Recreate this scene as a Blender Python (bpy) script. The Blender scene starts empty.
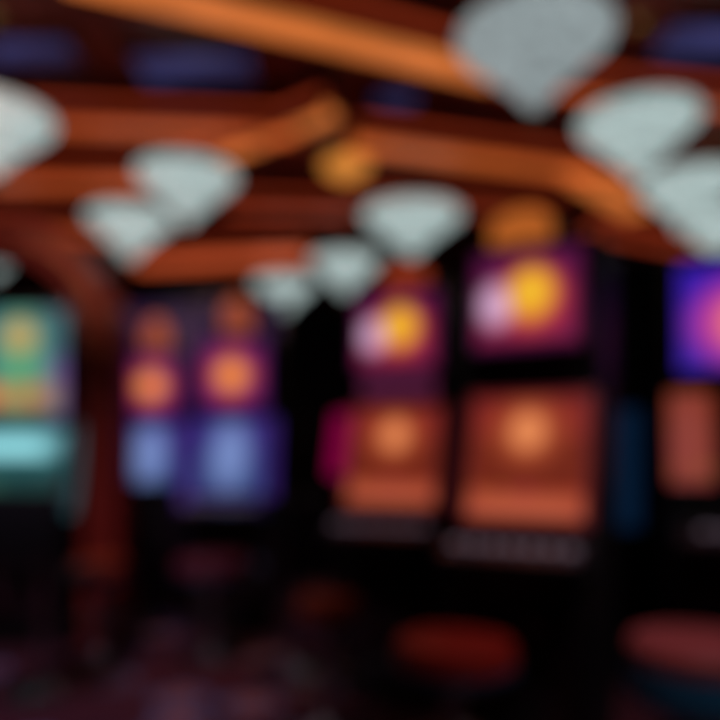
import bpy, bmesh, math, random
from mathutils import Vector, Matrix
random.seed(7)
PI = math.pi
col = bpy.context.scene.collection
sc = bpy.context.scene
F, EYE, HOR = 700.0, 1.25, 450.0        # focal length (px of a 720 frame), eye height, horizon row


def ground(x, Z, z=0.0):                # point at distance Z ahead, in the column x of the photograph
    return Vector(((x - 360) / F * Z, Z, z))


def over(x, y, h):                      # point of the plane at height h seen at (x, y)
    Z = (h - EYE) * F / (HOR - y)
    return Vector(((x - 360) / F * Z, Z, h))


def srgb(r, g, b):
    f = lambda c: (c / 255 / 12.92) if c / 255 <= .04045 else ((c / 255 + .055) / 1.055) ** 2.4
    return (f(r), f(g), f(b), 1)


# ---------------------------------------------------------------- materials
def mat(name, color, rough=.5, metal=0, emit=None, strength=1, coat=0, noise=None):
    m = bpy.data.materials.new(name); m.use_nodes = True
    nt = m.node_tree; b = nt.nodes['Principled BSDF']
    b.inputs['Base Color'].default_value = color
    b.inputs['Roughness'].default_value = rough
    b.inputs['Metallic'].default_value = metal
    b.inputs['Coat Weight'].default_value = coat
    if noise:
        sc_, amt = noise
        tc = nt.nodes.new('ShaderNodeTexCoord'); n = nt.nodes.new('ShaderNodeTexNoise')
        n.inputs['Scale'].default_value = sc_; n.inputs['Detail'].default_value = 5
        nt.links.new(tc.outputs['Object'], n.inputs['Vector'])
        mx = nt.nodes.new('ShaderNodeMix'); mx.data_type = 'RGBA'
        mx.inputs['A'].default_value = [c * (1 - amt) for c in color[:3]] + [1]
        mx.inputs['B'].default_value = [min(1, c * (1 + amt)) for c in color[:3]] + [1]
        nt.links.new(n.outputs['Fac'], mx.inputs['Factor'])
        nt.links.new(mx.outputs['Result'], b.inputs['Base Color'])
        if emit is None:
            bp = nt.nodes.new('ShaderNodeBump'); bp.inputs['Strength'].default_value = .06
            nt.links.new(n.outputs['Fac'], bp.inputs['Height']); nt.links.new(bp.outputs['Normal'], b.inputs['Normal'])
    if emit:
        b.inputs['Emission Color'].default_value = emit
        b.inputs['Emission Strength'].default_value = strength
    return m


def screen_mat(name, w, h, bottom, top, shapes, reels=None, gain=1.0):
    """a lit display: vertical wash, soft shapes (kind,cx,cy,rx,ry,soft,colour), reel symbols"""
    m = bpy.data.materials.new(name); m.use_nodes = True
    nt = m.node_tree; N = nt.nodes; L = nt.links
    for n in list(N): N.remove(n)
    out = N.new('ShaderNodeOutputMaterial'); b = N.new('ShaderNodeBsdfPrincipled')
    b.inputs['Base Color'].default_value = (.01, .01, .01, 1); b.inputs['Roughness'].default_value = .35; b.inputs['Specular IOR Level'].default_value = .15
    L.new(b.outputs[0], out.inputs[0])
    tc = N.new('ShaderNodeTexCoord')
    mp = N.new('ShaderNodeVectorMath'); mp.operation = 'MULTIPLY'
    mp.inputs[1].default_value = (2 / w, 0, 2 / h); L.new(tc.outputs['Object'], mp.inputs[0])
    sep = N.new('ShaderNodeSeparateXYZ'); L.new(mp.outputs[0], sep.inputs[0])

    def math_(op, a, c=None, v=None):
        n = N.new('ShaderNodeMath'); n.operation = op
        for i, q in enumerate((a, c)):
            if q is None: continue
            if isinstance(q, (int, float)): n.inputs[i].default_value = q
            else: L.new(q, n.inputs[i])
        return n.outputs[0]

    def mixc(fac, A, B):
        mx = N.new('ShaderNodeMix'); mx.data_type = 'RGBA'
        L.new(fac, mx.inputs['Factor'])
        for k, q in (('A', A), ('B', B)):
            if isinstance(q, (tuple, list)): mx.inputs[k].default_value = q
            else: L.new(q, mx.inputs[k])
        return mx.outputs['Result']

    g = N.new('ShaderNodeMapRange'); g.inputs['From Min'].default_value = -1; g.inputs['From Max'].default_value = 1
    g.interpolation_type = 'SMOOTHSTEP'
    L.new(sep.outputs['Z'], g.inputs['Value'])
    c = mixc(g.outputs[0], bottom, top)
    if reels:
        nx, nz, z0, z1, amt = reels
        u = math_('MULTIPLY', math_('ADD', sep.outputs['X'], 1), nx / 2)
        v = math_('MULTIPLY', math_('SUBTRACT', sep.outputs['Z'], z0), nz / (z1 - z0))
        fu = math_('SUBTRACT', math_('FRACT', u), .5); fv = math_('SUBTRACT', math_('FRACT', v), .5)
        d = math_('SQRT', math_('ADD', math_('MULTIPLY', fu, fu), math_('MULTIPLY', fv, fv)))
        inside = math_('LESS_THAN', d, .36)
        zone = math_('MULTIPLY', math_('GREATER_THAN', sep.outputs['Z'], z0), math_('LESS_THAN', sep.outputs['Z'], z1))
        cb = N.new('ShaderNodeCombineXYZ'); L.new(math_('FLOOR', u), cb.inputs[0]); L.new(math_('FLOOR', v), cb.inputs[1])
        wn = N.new('ShaderNodeTexWhiteNoise'); wn.noise_dimensions = '2D'; L.new(cb.outputs[0], wn.inputs['Vector'])
        hs = N.new('ShaderNodeHueSaturation'); hs.inputs['Saturation'].default_value = 1.1
        hs.inputs['Value'].default_value = 1.5
        L.new(math_('ADD', math_('MULTIPLY', wn.outputs['Value'], .14), .43), hs.inputs['Hue'])
        L.new(c, hs.inputs['Color'])
        c = mixc(math_('MULTIPLY', math_('MULTIPLY', inside, zone), amt), c, hs.outputs[0])
        edge = math_('GREATER_THAN', math_('ABSOLUTE', fu), .46)
        c = mixc(math_('MULTIPLY', math_('MULTIPLY', edge, zone), amt * .8), c, (.005, .002, .004, 1))
    for kind, cx, cy, rx, ry, soft, colr in shapes:
        dx = math_('DIVIDE', math_('SUBTRACT', sep.outputs['X'], cx), rx)
        dz = math_('DIVIDE', math_('SUBTRACT', sep.outputs['Z'], cy), ry)
        if kind == 'o':
            d = math_('SQRT', math_('ADD', math_('MULTIPLY', dx, dx), math_('MULTIPLY', dz, dz)))
        else:
            d = math_('MAXIMUM', math_('ABSOLUTE', dx), math_('ABSOLUTE', dz))
        r = N.new('ShaderNodeMapRange'); r.interpolation_type = 'SMOOTHSTEP'
        r.inputs['From Min'].default_value = 1 + soft; r.inputs['From Max'].default_value = 1 - soft
        L.new(d, r.inputs['Value'])
        c = mixc(r.outputs[0], c, colr)
    L.new(c, b.inputs['Emission Color']); b.inputs['Emission Strength'].default_value = gain
    return m


M = {}
M['black'] = mat('black_lacquer', (.006, .006, .008, 1), .55)
M['plinth'] = mat('black_rubber', (.008, .008, .008, 1), .7)
M['bezel'] = mat('dark_chrome', (.10, .10, .12, 1), .3, 1)
M['chrome'] = mat('brushed_chrome', (.35, .35, .38, 1), .28, 1)
M['brass'] = mat('brass', (.45, .24, .09, 1), .3, 1)
M['wood'] = mat('mahogany', (.16, .03, .015, 1), .35, coat=.3, noise=(9, .5))
M['red_vinyl'] = mat('red_vinyl', srgb(160, 38, 28), .4, noise=(30, .15))
M['orange_vinyl'] = mat('orange_vinyl', srgb(160, 60, 26), .4, noise=(30, .15))
M['plum_vinyl'] = mat('plum_vinyl', srgb(112, 40, 56), .4, noise=(30, .15))
M['rose_vinyl'] = mat('rose_vinyl', srgb(186, 84, 84), .4, noise=(30, .15))
M['blue_vinyl'] = mat('blue_vinyl', srgb(56, 140, 190), .4, noise=(30, .15))
M['black_vinyl'] = mat('black_vinyl', (.012, .014, .02, 1), .45, noise=(30, .2))
M['navy'] = mat('navy_trim', (.02, .07, .16, 1), .35)
M['red_lacquer'] = mat('red_lacquer', (.32, .028, .02, 1), .45, coat=.2, noise=(4, .25))
M['wall'] = mat('charcoal_wallcovering', (.012, .010, .014, 1), .8, noise=(6, .4))
M['button'] = mat('lit_button', (.3, .3, .3, 1), .3, emit=srgb(150, 130, 150), strength=.35)
M['cove'] = mat('cove_led', (.2, .04, .02, 1), .5, emit=srgb(190, 66, 34), strength=.55)
M['speaker'] = mat('speaker_cloth', (.01, .01, .01, 1), .9)


def crystal(name, col_, s):
    m = mat(name, (.7, .75, .75, 1), .25, emit=col_, strength=s)
    nt = m.node_tree; b = nt.nodes['Principled BSDF']
    tc = nt.nodes.new('ShaderNodeTexCoord'); v = nt.nodes.new('ShaderNodeTexVoronoi'); v.inputs['Scale'].default_value = 22
    nt.links.new(tc.outputs['Object'], v.inputs['Vector'])
    r = nt.nodes.new('ShaderNodeMapRange'); r.inputs['From Max'].default_value = .6
    r.inputs['To Min'].default_value = s * 1.25; r.inputs['To Max'].default_value = s * .6
    nt.links.new(v.outputs['Distance'], r.inputs['Value']); nt.links.new(r.outputs[0], b.inputs['Emission Strength'])
    return m


M['crystal'] = crystal('lit_crystal', srgb(186, 206, 204), .95)
M['crystal_dim'] = crystal('dimmer_lit_crystal', srgb(170, 184, 186), .78)


def amber(name, c, s=1):
    m = mat(name, (.3, .08, .02, 1), .4, emit=c, strength=s)
    nt = m.node_tree; b = nt.nodes['Principled BSDF']
    tc = nt.nodes.new('ShaderNodeTexCoord'); n = nt.nodes.new('ShaderNodeTexNoise'); n.inputs['Scale'].default_value = 2.2
    nt.links.new(tc.outputs['Object'], n.inputs['Vector'])
    r = nt.nodes.new('ShaderNodeMapRange'); r.inputs['To Min'].default_value = s * .55; r.inputs['To Max'].default_value = s * 1.45
    nt.links.new(n.outputs['Fac'], r.inputs['Value']); nt.links.new(r.outputs[0], b.inputs['Emission Strength'])
    return m


def carpet_mat():
    m = bpy.data.materials.new('patterned_carpet'); m.use_nodes = True
    nt = m.node_tree; N = nt.nodes; L = nt.links; b = N['Principled BSDF']
    b.inputs['Roughness'].default_value = .95
    tc = N.new('ShaderNodeTexCoord')
    v = N.new('ShaderNodeTexVoronoi'); v.voronoi_dimensions = '2D'; v.inputs['Scale'].default_value = 1.8; v.inputs['Randomness'].default_value = .9
    L.new(tc.outputs['Object'], v.inputs['Vector'])
    r = N.new('ShaderNodeValToRGB'); e = r.color_ramp.elements
    e[0].position = 0; e[0].color = (0, 0, 0, 1); e[1].position = 1; e[1].color = (1, 1, 1, 1)
    r.color_ramp.interpolation = 'CONSTANT'
    for p, c_ in ((.0, (.50, .26, .20, 1)), (.16, (.10, .03, .05, 1)), (.2, (.22, .30, .42, 1)), (.27, (.10, .016, .03, 1))):
        if p == 0: e[0].color = c_
        else: q = r.color_ramp.elements.new(p); q.color = c_
    r.color_ramp.elements[-1].position = 1.0; r.color_ramp.elements[-1].color = (.12, .02, .06, 1)
    L.new(v.outputs['Distance'], r.inputs['Fac'])
    n = N.new('ShaderNodeTexNoise'); n.inputs['Scale'].default_value = .8; L.new(tc.outputs['Object'], n.inputs['Vector'])
    mx = N.new('ShaderNodeMix'); mx.data_type = 'RGBA'; mx.blend_type = 'MULTIPLY'; mx.inputs['Factor'].default_value = .8
    r2 = N.new('ShaderNodeValToRGB'); r2.color_ramp.elements[0].color = (1, .5, .45, 1); r2.color_ramp.elements[1].color = (.6, .5, 1, 1)
    r2.color_ramp.elements[0].position = .4; r2.color_ramp.elements[1].position = .6
    L.new(n.outputs['Fac'], r2.inputs['Fac']); L.new(r.outputs[0], mx.inputs['A']); L.new(r2.outputs[0], mx.inputs['B'])
    L.new(mx.outputs['Result'], b.inputs['Base Color'])
    n3 = N.new('ShaderNodeTexNoise'); n3.inputs['Scale'].default_value = 400; L.new(tc.outputs['Object'], n3.inputs['Vector'])
    bp = N.new('ShaderNodeBump'); bp.inputs['Strength'].default_value = .2; L.new(n3.outputs['Fac'], bp.inputs['Height'])
    L.new(bp.outputs['Normal'], b.inputs['Normal'])
    return m


def ceiling_mat():
    m = mat('maroon_ceiling', (.30, .04, .025, 1), .4, coat=.2, noise=(1.2, .6))
    return m


# ---------------------------------------------------------------- mesh helpers
class MB:
    def __init__(s): s.bm = bmesh.new()

    def box(s, cx, cy, cz, sx, sy, sz, bev=.006, rot=None):
        r = bmesh.ops.create_cube(s.bm, size=1)
        mt = Matrix.Translation((cx, cy, cz)) @ (rot.to_4x4() if rot else Matrix()) @ Matrix.Diagonal((sx, sy, sz, 1))
        bmesh.ops.transform(s.bm, matrix=mt, verts=r['verts'])
        if bev:
            ed = list({e for v in r['verts'] for e in v.link_edges})
            bmesh.ops.bevel(s.bm, geom=ed, offset=min(bev, sx * .4, sy * .4, sz * .4), segments=2, affect='EDGES', profile=.5)
        return s

    def prism(s, prof, x0, x1, bev=.008):      # profile of (y, z), extruded along x
        a = [s.bm.verts.new((x0, y, z)) for y, z in prof]; b = [s.bm.verts.new((x1, y, z)) for y, z in prof]
        n = len(prof); fs = [s.bm.faces.new(a), s.bm.faces.new(b[::-1])]
        for i in range(n): fs.append(s.bm.faces.new((a[i], b[i], b[(i + 1) % n], a[(i + 1) % n])))
        bmesh.ops.recalc_face_normals(s.bm, faces=fs)
        if bev:
            ed = list({e for f in fs for e in f.edges})
            bmesh.ops.bevel(s.bm, geom=ed, offset=bev, segments=2, affect='EDGES', profile=.5)
        return s

    def front(s, prof, y0, y1, bev=.006):      # outline of (x, z), given depth y0..y1
        a = [s.bm.verts.new((x, y0, z)) for x, z in prof]; b = [s.bm.verts.new((x, y1, z)) for x, z in prof]
        n = len(prof); fs = [s.bm.faces.new(a), s.bm.faces.new(b[::-1])]
        for i in range(n): fs.append(s.bm.faces.new((a[i], b[i], b[(i + 1) % n], a[(i + 1) % n])))
        bmesh.ops.recalc_face_normals(s.bm, faces=fs)
        if bev:
            ed = list({e for f in fs[:2] for e in f.edges})
            bmesh.ops.bevel(s.bm, geom=ed, offset=bev, segments=2, affect='EDGES', profile=.5)
        return s

    def lathe(s, prof, n=40, flute=0, k=20, c=(0, 0, 0), sx=1, sy=1):
        rings = []
        for r, z in prof:
            ring = []
            for i in range(n):
                t = 2 * PI * i / n; q = max(r, .0004) * (1 + flute * math.cos(k * t))
                ring.append(s.bm.verts.new((c[0] + q * math.cos(t) * sx, c[1] + q * math.sin(t) * sy, c[2] + z)))
            rings.append(ring)
        for a, b in zip(rings, rings[1:]):
            for i in range(n): s.bm.faces.new((a[i], a[(i + 1) % n], b[(i + 1) % n], b[i]))
        s.bm.faces.new(rings[0][::-1]); s.bm.faces.new(rings[-1])
        return s

    def ring(s, r, t, z, n=48, m=8):           # torus
        vs = []
        for i in range(n):
            a = 2 * PI * i / n
            vs.append([s.bm.verts.new(((r + t * math.cos(2 * PI * j / m)) * math.cos(a), (r + t * math.cos(2 * PI * j / m)) * math.sin(a), z + t * math.sin(2 * PI * j / m))) for j in range(m)])
        for i in range(n):
            for j in range(m):
                s.bm.faces.new((vs[i][j], vs[(i + 1) % n][j], vs[(i + 1) % n][(j + 1) % m], vs[i][(j + 1) % m]))
        return s

    def frame(s, w, h, t, d, z=0, y=0):        # rectangular bezel round a w x h opening
        s.box(0, y, z + h / 2 + t / 2, w + 2 * t, d, t, .004); s.box(0, y, z - h / 2 - t / 2, w + 2 * t, d, t, .004)
        s.box(-w / 2 - t / 2, y, z, t, d, h, .004); s.box(w / 2 + t / 2, y, z, t, d, h, .004)
        return s

    def build(s, name, m, parent=None, loc=None, rot=None, smooth=True):
        bmesh.ops.recalc_face_normals(s.bm, faces=s.bm.faces)
        me = bpy.data.meshes.new(name); s.bm.to_mesh(me); s.bm.free(); me.materials.append(m)
        if smooth:
            me.polygons.foreach_set('use_smooth', [True] * len(me.polygons)); me.update()
            try: me.set_sharp_from_angle(angle=math.radians(35))
            except Exception: pass
        o = bpy.data.objects.new(name, me); col.objects.link(o)
        if parent: o.parent = parent
        if loc: o.location = loc
        if rot: o.rotation_euler = rot
        return o


def thing(name, label, cat, loc=(0, 0, 0), rz=0, group=None):
    o = bpy.data.objects.new(name, None); col.objects.link(o); o.empty_display_size = .1
    o.location = loc; o.rotation_euler = (0, 0, rz); o['label'] = label; o['category'] = cat
    if group: o['group'] = group
    return o


def struct(o): o['kind'] = 'structure'; return o


def copy_tree(o, label=None, loc=None, rz=None, parent=None):
    c = o.copy(); col.objects.link(c)
    if parent: c.parent = parent; c.matrix_parent_inverse = o.matrix_parent_inverse
    for ch in [q for q in bpy.data.objects if q.parent == o]: copy_tree(ch, parent=c)
    if label: c['label'] = label
    if loc is not None: c.location = loc
    if rz is not None: c.rotation_euler = (0, 0, rz)
    return c


# ---------------------------------------------------------------- the room
X0, X1, Y0, Y1, H = -6.5, 6.5, -1.5, 12.5, 3.8
struct(MB().box((X0 + X1) / 2, (Y0 + Y1) / 2, -.05, X1 - X0, Y1 - Y0, .1, 0).build('floor', carpet_mat(), smooth=False))
struct(MB().box((X0 + X1) / 2, (Y0 + Y1) / 2, H + .05, X1 - X0, Y1 - Y0, .1, 0).build('ceiling', ceiling_mat(), smooth=False))
struct(MB().box((X0 + X1) / 2, Y1 + .05, H / 2, X1 - X0, .1, H, 0).build('wall_back', M['wall'], smooth=False))
struct(MB().box((X0 + X1) / 2, Y0 - .05, H / 2, X1 - X0, .1, H, 0).build('wall_front', M['wall'], smooth=False))
struct(MB().box(X0 - .05, (Y0 + Y1) / 2, H / 2, .1, Y1 - Y0, H, 0).build('wall_left', M['wall'], smooth=False))
struct(MB().box(X1 + .05, (Y0 + Y1) / 2, H / 2, .1, Y1 - Y0, H, 0).build('wall_right', M['wall'], smooth=False))
struct(MB().box(0, Y1 - .01, .07, X1 - X0, .02, .14, .004).build('baseboard_back', M['wood'], smooth=False))

# ---------------------------------------------------------------- ceiling beams with amber light panels
BZ = 3.5
A1 = amber('amber_panel_bright', srgb(208, 112, 52)); A2 = amber('amber_panel', srgb(184, 76, 36))
A3 = amber('red_amber_panel', srgb(150, 52, 28)); A6 = amber('rust_panel', srgb(190, 78, 42)); A5 = amber('orange_panel', srgb(190, 88, 38)); A4 = amber('gold_panel', srgb(206, 128, 52))


def beam(p, q, w, m, label, hz=BZ):
    a, b = over(p[0], p[1], hz), over(q[0], q[1], hz)
    d = b - a; ln = d.length; c = (a + b) / 2
    t = thing('illuminated_beam', label, 'beam light', (c.x, c.y, hz), math.atan2(d.y, d.x), 'glowing beams of the ceiling')
    MB().box(0, 0, (H - hz) / 2 + .03, ln, w * .8, H - hz - .06, .01).build('beam_body', M['wood'], t)
    MB().box(0, 0, .0, ln - .02, w, .06, .012).build('light_panel', m, t)
    for s in (-1, 1):
        MB().box(0, s * (w / 2 + .012), .01, ln, .02, .1, .004).build('side_molding', M['wood'], t)
        MB().box(0, s * (w * .4 + .02), .10, ln - .04, .03, .03, .004).build('cove_light', M['cove'], t)
    return t


beam((60, -33), (500, 74), .26, A1, 'widest bright orange glowing beam crossing the top of the photo to the large chandelier')
beam((-80, 116), (300, 133), .22, A2, 'long level orange beam running from the left edge above the left chandeliers')
beam((186, 168), (332, 112), .16, A1, 'short slanting light orange beam rising to the gold rosette')
beam((352, 140), (640, 178), .26, A5, 'orange beam running right from the gold rosette behind the large chandelier')
beam((-60, 178), (150, 182), .28, A2, 'short orange beam between the left edge and the pair of left chandeliers')
beam((130, 262), (310, 254), .6, A6, 'farthest red orange beam low over the purple slot machines')
beam((500, 82), (790, 112), .12, A2, 'thin orange beam right of the large chandelier, over the second chandelier')
beam((225, 208), (350, 212), .22, A3, 'dim red beam in the middle, left of the central chandeliers')
beam((590, 228), (760, 262), .22, A3, 'dim red beam low at right above the black pillar')
beam((568, 168), (640, 212), .26, A1, 'short slanting orange beam left of the right hand chandeliers')
beam((-30, 222), (120, 238), .3, A2, 'dim rosy beam above the red arch at left')
beam((350, 205), (560, 212), .16, A3, 'dim red beam above the central chandeliers')

g = over(346, 163, 3.46)
t = thing('rosette_lamp', 'small gold glowing rosette where the ceiling beams meet', 'ceiling light', g)
MB().lathe([(.06, .34), (.10, .05), (.16, .03), (.18, 0)]).build('mount', M['brass'], t)
MB().lathe([(.18, 0), (.17, -.05), (.1, -.1), (.02, -.12)], flute=.03, k=12).build('glass_dome', A4, t)

# blue reflections on the ceiling, put in as glowing panels
blue = mat('indigo_sheen', (.02, .02, .05, 1), .2, emit=srgb(44, 48, 90), strength=1)
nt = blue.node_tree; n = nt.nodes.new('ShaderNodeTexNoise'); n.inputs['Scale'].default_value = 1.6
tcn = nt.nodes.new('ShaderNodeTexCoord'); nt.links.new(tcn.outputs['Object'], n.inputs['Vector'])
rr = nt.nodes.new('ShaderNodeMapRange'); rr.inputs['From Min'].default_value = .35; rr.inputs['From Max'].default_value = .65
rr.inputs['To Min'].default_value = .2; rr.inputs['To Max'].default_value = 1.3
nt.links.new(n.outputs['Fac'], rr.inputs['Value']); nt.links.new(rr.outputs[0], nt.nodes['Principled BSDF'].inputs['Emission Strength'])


def sheen_panel(x, y, w, d, label):
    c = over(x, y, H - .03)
    t = thing('blue_sheen_panel', label, 'light panel', c, 0, 'painted blue ceiling sheens')
    MB().box(0, 0, 0, w, d, .03, .004).build('sheen_sheet', blue, t)
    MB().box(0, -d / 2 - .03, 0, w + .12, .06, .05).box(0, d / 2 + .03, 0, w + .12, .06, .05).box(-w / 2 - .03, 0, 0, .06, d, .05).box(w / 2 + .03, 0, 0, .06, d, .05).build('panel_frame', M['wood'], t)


sheen_panel(195, 66, .75, .34, 'painted blue ceiling sheen under the widest orange beam')
sheen_panel(18, 50, .7, .28, 'painted blue ceiling sheen in the upper left corner')
sheen_panel(714, 46, .74, .5, 'painted violet blue ceiling sheen in the upper right corner')
sheen_panel(395, 103, .3, .3, 'small painted blue ceiling sheen left of the large chandelier')


# ---------------------------------------------------------------- chandeliers
def chandelier(label, loc, m):
    t = thing('chandelier', label, 'chandelier', loc, 0, 'crystal chandeliers')     # origin at the ceiling
    top = -.58
    MB().lathe([(.015, 0), (.10, 0), (.09, -.03), (.03, -.06), (.015, -.06)], 24).build('canopy', M['brass'], t)
    MB().lathe([(.012, -.05), (.012, top - .02)], 12).build('rod', M['brass'], t)
    for r0, r1, z0, z1 in ((.39, .36, 0, -.07), (.31, .26, -.06, -.15), (.215, .16, -.14, -.23), (.125, .08, -.22, -.31), (.06, .025, -.30, -.37)):
        MB().lathe([(r0 - .03, top + z0), (r0, top + z0 - .01), (r0 * .99, top + z0 * .5 + z1 * .5), (r1, top + z1), (r1 - .03, top + z1 - .004)], 96, .025, 24).build('crystal_tier', m, t)
    rb = MB()
    for r, z in ((.395, 0), (.315, -.06), (.22, -.14), (.13, -.22)): rb.ring(r, .008, top + z)
    rb.build('rim_rings', M['brass'], t)
    MB().lathe([(.005, top - .36), (.03, top - .38), (.035, top - .41), (.012, top - .44), (.018, top - .47), (.002, top - .50)], 20).build('finial', M['brass'], t)
    return t


proto = chandelier('largest and nearest crystal chandelier, hanging top right of centre', ground(535, 3.3, H), M['crystal_dim'])
ch2 = chandelier('second largest crystal chandelier, right of and below the largest one', ground(638, 4.15, H), M['crystal'])
for x, Z, lab in ((688, 5.1, 'crystal chandelier right at the edge, between the second largest and the lowest right one'),
                  (720, 5.9, 'lowest crystal chandelier at the right edge above the blue violet machine'),
                  (412, 5.8, 'crystal chandelier in the centre above the left sun machine'),
                  (345, 7.2, 'crystal chandelier just left of and behind the central one'),
                  (284, 8.2, 'smallest and farthest crystal chandelier, over the gap between machine groups'),
                  (187, 4.97, 'crystal chandelier left of centre over the two purple machines, the higher of the pair'),
                  (130, 5.9, 'crystal chandelier lower left of the pair over the purple machines'),
                  (-9, 4.1, 'crystal chandelier cut by the left edge, the upper one'),
                  (-6, 6.5, 'small crystal chandelier at the left edge above the teal machine')):
    cc = copy_tree(ch2, lab, ground(x, Z, H))
    cc.scale = (.88, .88, 1) if x != 412 else (1.02, 1.02, 1)
ch2.scale = (.87, .87, 1); proto.scale = (.93, .93, 1)

# ---------------------------------------------------------------- slot machines
def tilt_rot(a): return (-a, 0, 0)


def slot_machine(label, loc, rz, P):
    t = thing('slot_machine', label, 'slot machine', loc, rz, P.get('group'))
    W = P['W']; w2 = W / 2
    lo, hi = P['lower'], P['upper']            # (z0, z1) of the two screens
    zt = hi[1] + .06
    prof = [(-.24, .06), (-.26, .80), (-.20, lo[0] - .03), (-.06, lo[1] + .03), (-.10, hi[0] - .02), (-.07, zt), (.02, zt + .03), (.34, zt), (.36, .06)]
    MB().prism(prof, -w2, w2, .012).build('cabinet', M['black'], t)
    MB().box(0, .04, .03, W - .06, .54, .06, .004).build('plinth', M['plinth'], t)
    MB().box(0, -.262, .45, W - .12, .02, .46, .006).build('belly_panel', P['belly'], t)
    # deck
    dk = MB().prism([(-.46, .84), (-.46, .87), (-.20, .925), (-.20, .80)], -w2 + .01, w2 - .01, .01).build('button_deck', M['deck'], t)
    for i in range(7):
        MB().lathe([(.024, 0), (.024, .012), (.018, .016)], 16, c=(0, 0, 0)).build('button', M['button'], dk, loc=(-.21 + i * .07, -.36, .893))
    MB().box(w2 - .09, -.27, .915, .1, .05, .02).build('bill_slot', M['bezel'], dk)

    def scr(kind, z0, z1, ya, yb, w, m, ox=0):
        a = math.atan2(yb - ya, z1 - z0); h = (z1 - z0)
        o = MB().box(0, 0, 0, w, .024, h, .004).build(kind, m, t, loc=(ox, (ya + yb) / 2 - .014, (z0 + z1) / 2), rot=tilt_rot(a))
        MB().frame(w, h, P.get('bt', .022), .04).build('bezel', P.get(kind + '_bezel', M['bezel']), o)
        return o
    f = lambda z: -.20 + (.14) * (z - lo[0] + .03) / (lo[1] - lo[0] + .06)
    scr('lower_screen', lo[0], lo[1], f(lo[0]), f(lo[1]), P['lw'], P['lm'], P.get('ox', 0))
    scr('upper_screen', hi[0], hi[1], -.10, -.075, P['uw'], P['um'], P.get('ux', 0))
    zi = (lo[1] + hi[0]) / 2
    MB().box(0, 0, 0, P['uw'], .02, (hi[0] - lo[1]) * .5, .004).build('info_panel', P.get('info', belly), t, loc=(0, -.088, zi))
    if P.get('strip'):
        for s in P.get('strip_sides', (-1, 1)):
            MB().prism(P.get('sprof') or [(-.285, .84), (-.215, lo[0]), (-.105, lo[1] + .01), (-.09, lo[1] + .01), (-.18, lo[0] - .02), (-.25, .84)], s * (w2 + .001) - .0, s * (w2 + P.get('sw', .03)), .003).build('side_light', P['strip'], t)
    for s in (-1, 1):
        MB().lathe([(.035, 0), (.035, .01), (.03, .014)], 20).build('speaker', M['speaker'], t, loc=(s * (w2 - .07), -.248, .75), rot=(PI / 2, 0, 0))
    tp = P['topper']
    if tp:
        tw, th, tm = tp
        pts = [(-tw / 2, 0), (tw / 2, 0)] + [(tw / 2 * math.cos(a), th * .45 + th * .55 * math.sin(a)) for a in [PI * k / 16 for k in range(17)]]
        o = MB().front(pts, -.05, .05).build('topper', M['black'], t, loc=(P.get('tx', 0), .08, zt + .02))
        pts2 = [(x * .88, z * .86 + th * .06) for x, z in pts]
        MB().front(pts2, -.012, .012, .003).build('topper_face', tm, o, loc=(0, -.05, 0))
    return t


def haze_bezel(name, c): return mat(name, (.05, .01, .03, 1), .4, emit=c, strength=1)  # emission paints the coloured haze around the screens onto the bezel


M['deck'] = mat('deck_metal', (.10, .09, .11, 1), .3, .8)
S = srgb
uw, uh = .385, .34
sun_up = screen_mat('sun_display', uw, uh, S(132, 32, 70), S(92, 20, 68), [
    ('r', 0, .9, 1, .12, .3, S(90, 20, 70)),
    ('o', .1, .0, .7, .8, .35, S(190, 56, 66)),
    ('o', -.62, -.1, .36, .45, .6, S(214, 170, 205)),
    ('o', .1, .1, .48, .6, .35, S(236, 150, 36)),
    ('o', .1, .14, .34, .42, .4, S(242, 186, 50))])
sun_lo = screen_mat('red_reels_display', .47, .5, S(158, 62, 44), S(128, 38, 32), [
    ('r', 0, -.1, .96, .42, .1, S(112, 38, 24)),
    ('o', 0, .42, .52, .5, .5, S(170, 75, 45)),
    ('o', 0, .42, .27, .28, .5, S(232, 140, 86)),
    ('r', 0, -.8, .92, .15, .5, S(184, 88, 60))], reels=(5, 3, -.6, .35, .5))
gold = amber('gold_sign', S(176, 92, 36))
belly = mat('dark_art_glass', (.02, .008, .012, 1), .2, coat=.5)
magenta = mat('magenta_led', (.1, .0, .04, 1), .4, emit=S(128, 0, 62), strength=1)
sunP = dict(W=.53, lower=(.98, 1.46), upper=(1.68, 2.02), lw=.45, uw=.385, lm=sun_lo, um=sun_up, belly=belly,
            topper=(.40, .22, gold), group='sun slot machines', strip=magenta, strip_sides=(-1,), sw=.08, sprof=[(-.19, 1.13), (-.10, 1.44), (-.06, 1.44), (-.14, 1.11)])
YAW = math.radians(-28)
sunP.update(bt=.024, upper_screen_bezel=haze_bezel('plum_haze_bezel', S(64, 18, 52)), lower_screen_bezel=haze_bezel('red_haze_bezel', S(74, 22, 28)))
m1P = dict(sunP); m1P['strip'] = None; m1P['topper'] = (.30, .17, gold); m1P['tx'] = -.07; m1P['ux'] = -.012
slot_machine('nearest slot machine, with the largest gold sun screen over a red screen', ground(536, 2.86), YAW, m1P)
m2P = dict(sunP); m2P['topper'] = (.30, .12, A3); m2P['info'] = mat('plum_info_panel', (.1, .02, .05, 1), .3, emit=S(80, 28, 56), strength=1)
slot_machine('slot machine with gold sun screen behind left of the nearest one, magenta edge light', ground(403, 3.62), math.radians(-22), m2P)

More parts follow.
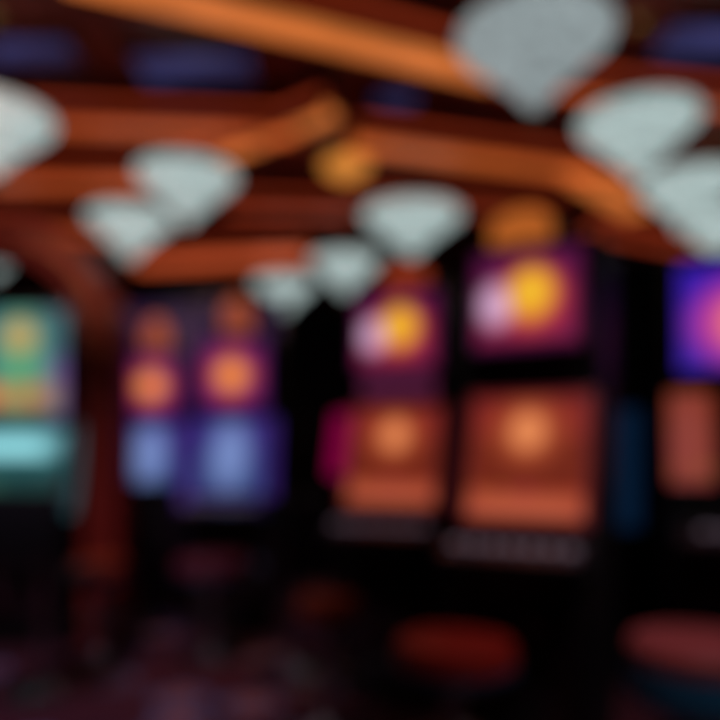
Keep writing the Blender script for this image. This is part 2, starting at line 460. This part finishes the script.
# purple pair
pur_up = screen_mat('orange_orb_display', .40, .40, S(70, 22, 92), S(86, 28, 90), [
    ('o', 0, -.05, .95, .95, .4, S(165, 50, 90)),
    ('o', 0, -.02, .54, .54, .4, S(236, 122, 56)),
    ('o', 0, 0, .32, .32, .5, S(248, 166, 76))])
pur_lo = screen_mat('blue_reels_display', .46, .58, S(52, 72, 118), S(58, 46, 124), [
    ('o', 0, .05, .5, .75, .6, S(120, 142, 198))], reels=(5, 4, -.8, .8, .35))
violet = mat('violet_led', (.05, .02, .1, 1), .4, emit=S(52, 30, 104), strength=1)
copper = amber('copper_sign', S(152, 72, 50))
purP = dict(bt=.03, upper_screen_bezel=haze_bezel('purple_haze_bezel', S(62, 22, 76)), lower_screen_bezel=haze_bezel('indigo_haze_bezel', S(44, 28, 92)), W=.53, lower=(.95, 1.46), upper=(1.56, 1.98), lw=.45, uw=.42, lm=pur_lo, um=pur_up, belly=belly,
            topper=(.24, .31, copper), group='purple slot machines', strip=violet, sw=.055)
pb = slot_machine('right and nearer of the two purple slot machines with orange orb', ground(236, 4.95), math.radians(-6), purP)
copy_tree(pb, 'left and farther of the two purple slot machines, beside the red arch', ground(155, 5.75), math.radians(0))

t = thing('partition', 'dim violet partition standing behind the two purple slot machines', 'partition', ground(200, 6.5))
vp = mat('violet_glass', (.03, .02, .06, 1), .4, emit=S(38, 20, 54), strength=1)
for k in range(2): MB().box(-.36 + .72 * k, 0, 1.33, .68, .05, 2.5, .01).build('glass_panel', vp, t)
for k in range(3): MB().box(-.74 + .74 * k, 0, 1.33, .06, .08, 2.66, .008).build('post', M['bezel'], t)
MB().box(0, 0, 2.63, 1.5, .08, .06, .008).build('top_rail', M['bezel'], t)

# right edge machine
edge_up = screen_mat('blue_violet_display', .6, .5, S(60, 36, 160), S(54, 28, 166), [
    ('o', -.1, -.1, .62, .7, .5, S(205, 66, 150)),
    ('o', -.05, -.12, .34, .42, .5, S(240, 130, 110))])
edge_lo = screen_mat('coral_reels_display', .21, .45, S(128, 50, 50), S(130, 58, 40), [
    ('o', -.1, 0, .7, .9, .5, S(140, 64, 56))], reels=(2, 4, -.9, .9, .4))
indigo = mat('indigo_led', (.02, .02, .1, 1), .4, emit=S(40, 20, 130), strength=.6)
edgeP = dict(ox=-.25, W=.68, lower=(1.08, 1.53), upper=(1.62, 2.11), lw=.19, uw=.60, lm=edge_lo, um=edge_up, belly=belly,
             topper=None, strip=None)
slot_machine('slot machine with blue violet screen cut off by the right edge', ground(746, 3.3), math.radians(-20), edgeP)

# teal machine under a red arch
teal_up = screen_mat('green_gold_display', .86, .78, S(36, 76, 84), S(56, 100, 110), [
    ('r', -.55, .0, .12, .9, .4, S(40, 80, 90)), ('o', .92, -.35, .3, .5, .5, S(108, 82, 140)),
    ('o', .3, .1, .42, .95, .3, S(88, 150, 130)),
    ('r', .15, -.52, .65, .2, .4, S(172, 146, 80)), ('o', -.1, -.5, .14, .14, .4, S(226, 96, 60)), ('o', .5, -.5, .12, .12, .4, S(196, 96, 60)),
    ('o', .3, .48, .24, .24, .4, S(196, 160, 90)),
    ('r', .3, -.05, .28, .28, .4, S(92, 158, 118))])
teal_lo = screen_mat('cyan_display', .86, .4, S(26, 62, 60), S(50, 110, 120), [
    ('r', .05, .42, .72, .34, .4, S(156, 232, 240)), ('r', -.5, -.85, .5, .12, .5, S(70, 120, 95))])
teal_led = mat('teal_led', (.01, .05, .05, 1), .4, emit=S(30, 70, 76), strength=1)
tealP = dict(W=1.0, lower=(.98, 1.40), upper=(1.44, 2.16), lw=.86, uw=.86, lm=teal_lo, um=teal_up, belly=belly,
             topper=None, strip=teal_led, sw=.04)
slot_machine('wide slot machine with teal and gold screen inside the red arch', ground(8, 4.65), math.radians(0), tealP)
t = thing('arched_surround', 'dark red lacquered arch standing around the teal slot machine', 'arch', ground(2, 4.62))
ro, ri, zs = .82, .58, 1.95
n = 24
out = [(ro, 0)] + [(ro * math.cos(a), zs + .8 * math.sin(a)) for a in [PI * k / n for k in range(n + 1)]] + [(-ro, 0)]
inn = [(ri, 0)] + [(ri * math.cos(a), zs + .56 * math.sin(a)) for a in [PI * k / n for k in range(n + 1)]] + [(-ri, 0)]
mb = MB(); bm = mb.bm
vo = [[bm.verts.new((x, y, z)) for x, z in out] for y in (-.14, .14)]; vi = [[bm.verts.new((x, y, z)) for x, z in inn] for y in (-.14, .14)]
for k in range(len(out) - 1):
    for q in range(2): bm.faces.new((vo[q][k], vo[q][k + 1], vi[q][k + 1], vi[q][k]))
    bm.faces.new((vo[0][k], vo[0][k + 1], vo[1][k + 1], vo[1][k])); bm.faces.new((vi[0][k], vi[0][k + 1], vi[1][k + 1], vi[1][k]))
for k in (0, -1): bm.faces.new((vo[0][k], vi[0][k], vi[1][k], vo[1][k]))
mb.build('arch_frame', M['red_lacquer'], t)
mb = MB()
for k in range(len(out) - 1):                  # slim bead along the middle of the arch face
    (xa, za), (xb, zb) = [((out[j][0] + inn[j][0]) / 2, (out[j][1] + inn[j][1]) / 2) for j in (k, k + 1)]
    d = Vector((xb - xa, 0, zb - za))
    mb.box((xa + xb) / 2, -.145, (za + zb) / 2, d.length, .02, .025, .003, rot=Vector((1, 0, 0)).rotation_difference(d.normalized()).to_matrix())
mb.build('bead_molding', M['brass'], t)

# black pillar at the end of the bank
t = thing('pillar', 'tall black square pillar right of the nearest slot machine with painted blue glow', 'pillar', ground(630, 3.98))
MB().box(0, 0, 1.12, .36, .36, 2.2, .02).build('shaft', M['black'], t)
MB().box(0, 0, .06, .40, .40, .12, .01).build('base', M['plinth'], t)
MB().box(0, 0, 2.24, .40, .40, .08, .01).build('cap', M['black'], t)
MB().box(-.09, -.185, 1.15, .15, .012, .65, .004).build('blue_glow_patch', mat('painted_blue_glow', (.01, .02, .04, 1), .3, emit=S(6, 26, 48), strength=1), t)  # blue light on the pillar, painted as an emissive sheet


# ---------------------------------------------------------------- stools and chairs
def stool(label, loc, rz, m, r=.21, zs=.6, trim='navy', th=.125):
    t = thing('bar_stool', label, 'stool', loc, rz, 'round stools at the machines')
    MB().lathe([(.01, zs - .10), (r * .9, zs - .10), (r, zs - .085), (r, zs - .03), (r * .93, zs - .006), (r * .75, zs), (.01, zs + .004)], 40).build('seat', m, t)
    MB().lathe([(.01, zs - th), (r * .92, zs - th), (r * 1.03, zs - th + .03), (r * 1.02, zs - .08), (.01, zs - .08)], 40).build('seat_trim', M[trim], t)
    MB().lathe([(.03, .03), (.03, zs - .2), (.045, zs - .19), (.06, zs - .12)], 20).build('pedestal', M['chrome'], t)
    MB().ring(.17, .012, .22, 36).box(0, 0, .22, .34, .015, .015, .003).box(0, 0, .22, .015, .34, .015, .003).build('foot_ring', M['chrome'], t)
    MB().lathe([(.01, 0), (.21, 0), (.21, .012), (.06, .035), (.03, .06)], 36).build('base', M['chrome'], t)
    return t


def chair(label, loc, rz, m=None, top=1.05):   # backrest on the +y side... faces -y when rz = 0
    m = m or M['black_vinyl']
    t = thing('casino_chair', label, 'chair', loc, rz, 'black chairs with backrests')
    MB().box(0, 0, .57, .44, .42, .10, .035).build('seat', m, t)
    MB().prism([(.17, .62), (.22, top), (.27, top), (.24, .60)], -.21, .21, .02).build('backrest', m, t)
    for s in (-1, 1): MB().prism([(.19, .52), (.24, .8), (.27, .8), (.22, .50)], s * .12 - .015, s * .12 + .015, .004).build('back_bracket', M['chrome'], t)
    MB().lathe([(.03, .03), (.03, .50), (.07, .515)], 20).build('pedestal', M['chrome'], t)
    MB().lathe([(.01, 0), (.22, 0), (.22, .012), (.06, .035), (.03, .06)], 36).build('base', M['chrome'], t)
    return t


stool('round red stool in front of the nearest slot machine', ground(455, 2.42), 0, M['red_vinyl'])
stool('small orange stool standing left in front of the second sun machine', ground(328, 3.12), 0, M['orange_vinyl'], r=.14)
stool('large rosy stool with blue trim in the bottom right corner', ground(703, 2.42), 0, M['rose_vinyl'], r=.25, trim='blue_vinyl', th=.21)
stool('plum coloured stool in front of the nearer purple slot machine', ground(212, 4.25), 0, M['plum_vinyl'], r=.22)
stool('orange stool in front of the farther purple slot machine', ground(100, 4.2), 0, M['orange_vinyl'], r=.15)
chair('black chair with its back to us before the teal machine', ground(44, 3.66), math.radians(176))
chair('black chair before the farther purple machine, left of the plum coloured stool', ground(157, 5.04), PI, top=1.02)
chair('black chair standing in the dark gap between purple and sun machines', ground(292, 4.0), math.radians(200), top=1.0)

# ---------------------------------------------------------------- added fill spots and faint world light
def spot(x, y, z, tx, ty, tz, e, c, ang=70):
    l = bpy.data.lights.new('spot', 'SPOT'); l.energy = e; l.color = c; l.spot_size = math.radians(ang); l.spot_blend = .8; l.shadow_soft_size = .08
    o = bpy.data.objects.new('fill_spot', l); col.objects.link(o); o.location = (x, y, z)
    o.rotation_euler = (Vector((tx, ty, tz)) - Vector((x, y, z))).to_track_quat('-Z', 'Y').to_euler()
    return o


for n_, (x, y, tx, ty, tz, e, c, ang, lab) in enumerate((
        (-2.0, 2.4, -1.9, 3.4, 0, 150, (1, .72, .85), 66, 'added fill lamp over the left aisle'),
        (-1.9, 1.8, -1.8, 4.5, 2.7, 110, (1, .5, .4), 30, 'added fill lamp aimed at the red arch'),
        (.4, 1.6, .35, 2.4, .6, 20, (1, .5, .4), 30, 'added fill lamp over the red stool'),
        (1.3, 1.6, 1.15, 2.4, .6, 90, (1, .8, .85), 40, 'added fill lamp over the stool in the corner'))):
    MBt = thing('fill_lamp', lab, 'ceiling light', (x, y, H), 0, 'added fill lamps')  # added fitting, its spot brightens carpet
    MB().lathe([(.07, 0), (.09, 0), (.085, -.012), (.06, -.012)], 28).build('trim_ring', M['brass'], MBt)
    spot(x, y, H - .06, tx, ty, tz, e, c, ang)
w = bpy.data.worlds.new('World'); sc.world = w; w.use_nodes = True
w.node_tree.nodes['Background'].inputs[0].default_value = (.002, .002, .003, 1)

# ---------------------------------------------------------------- camera
cam = bpy.data.cameras.new('camera'); co = bpy.data.objects.new('camera', cam); col.objects.link(co)
co.location = (0, 0, EYE); co.rotation_euler = (PI / 2, 0, 0)
cam.sensor_width = 36; cam.lens = 36 * F / 720; cam.shift_y = (HOR - 360) / 720
cam.clip_start = .01
cam.dof.use_dof = True; cam.dof.focus_distance = .5; cam.dof.aperture_fstop = 1.18
sc.camera = co
sc.view_settings.view_transform = 'Standard'; sc.view_settings.look = 'None'
sc.view_settings.exposure = 0; sc.view_settings.gamma = 1
sc.cycles.use_denoising = True
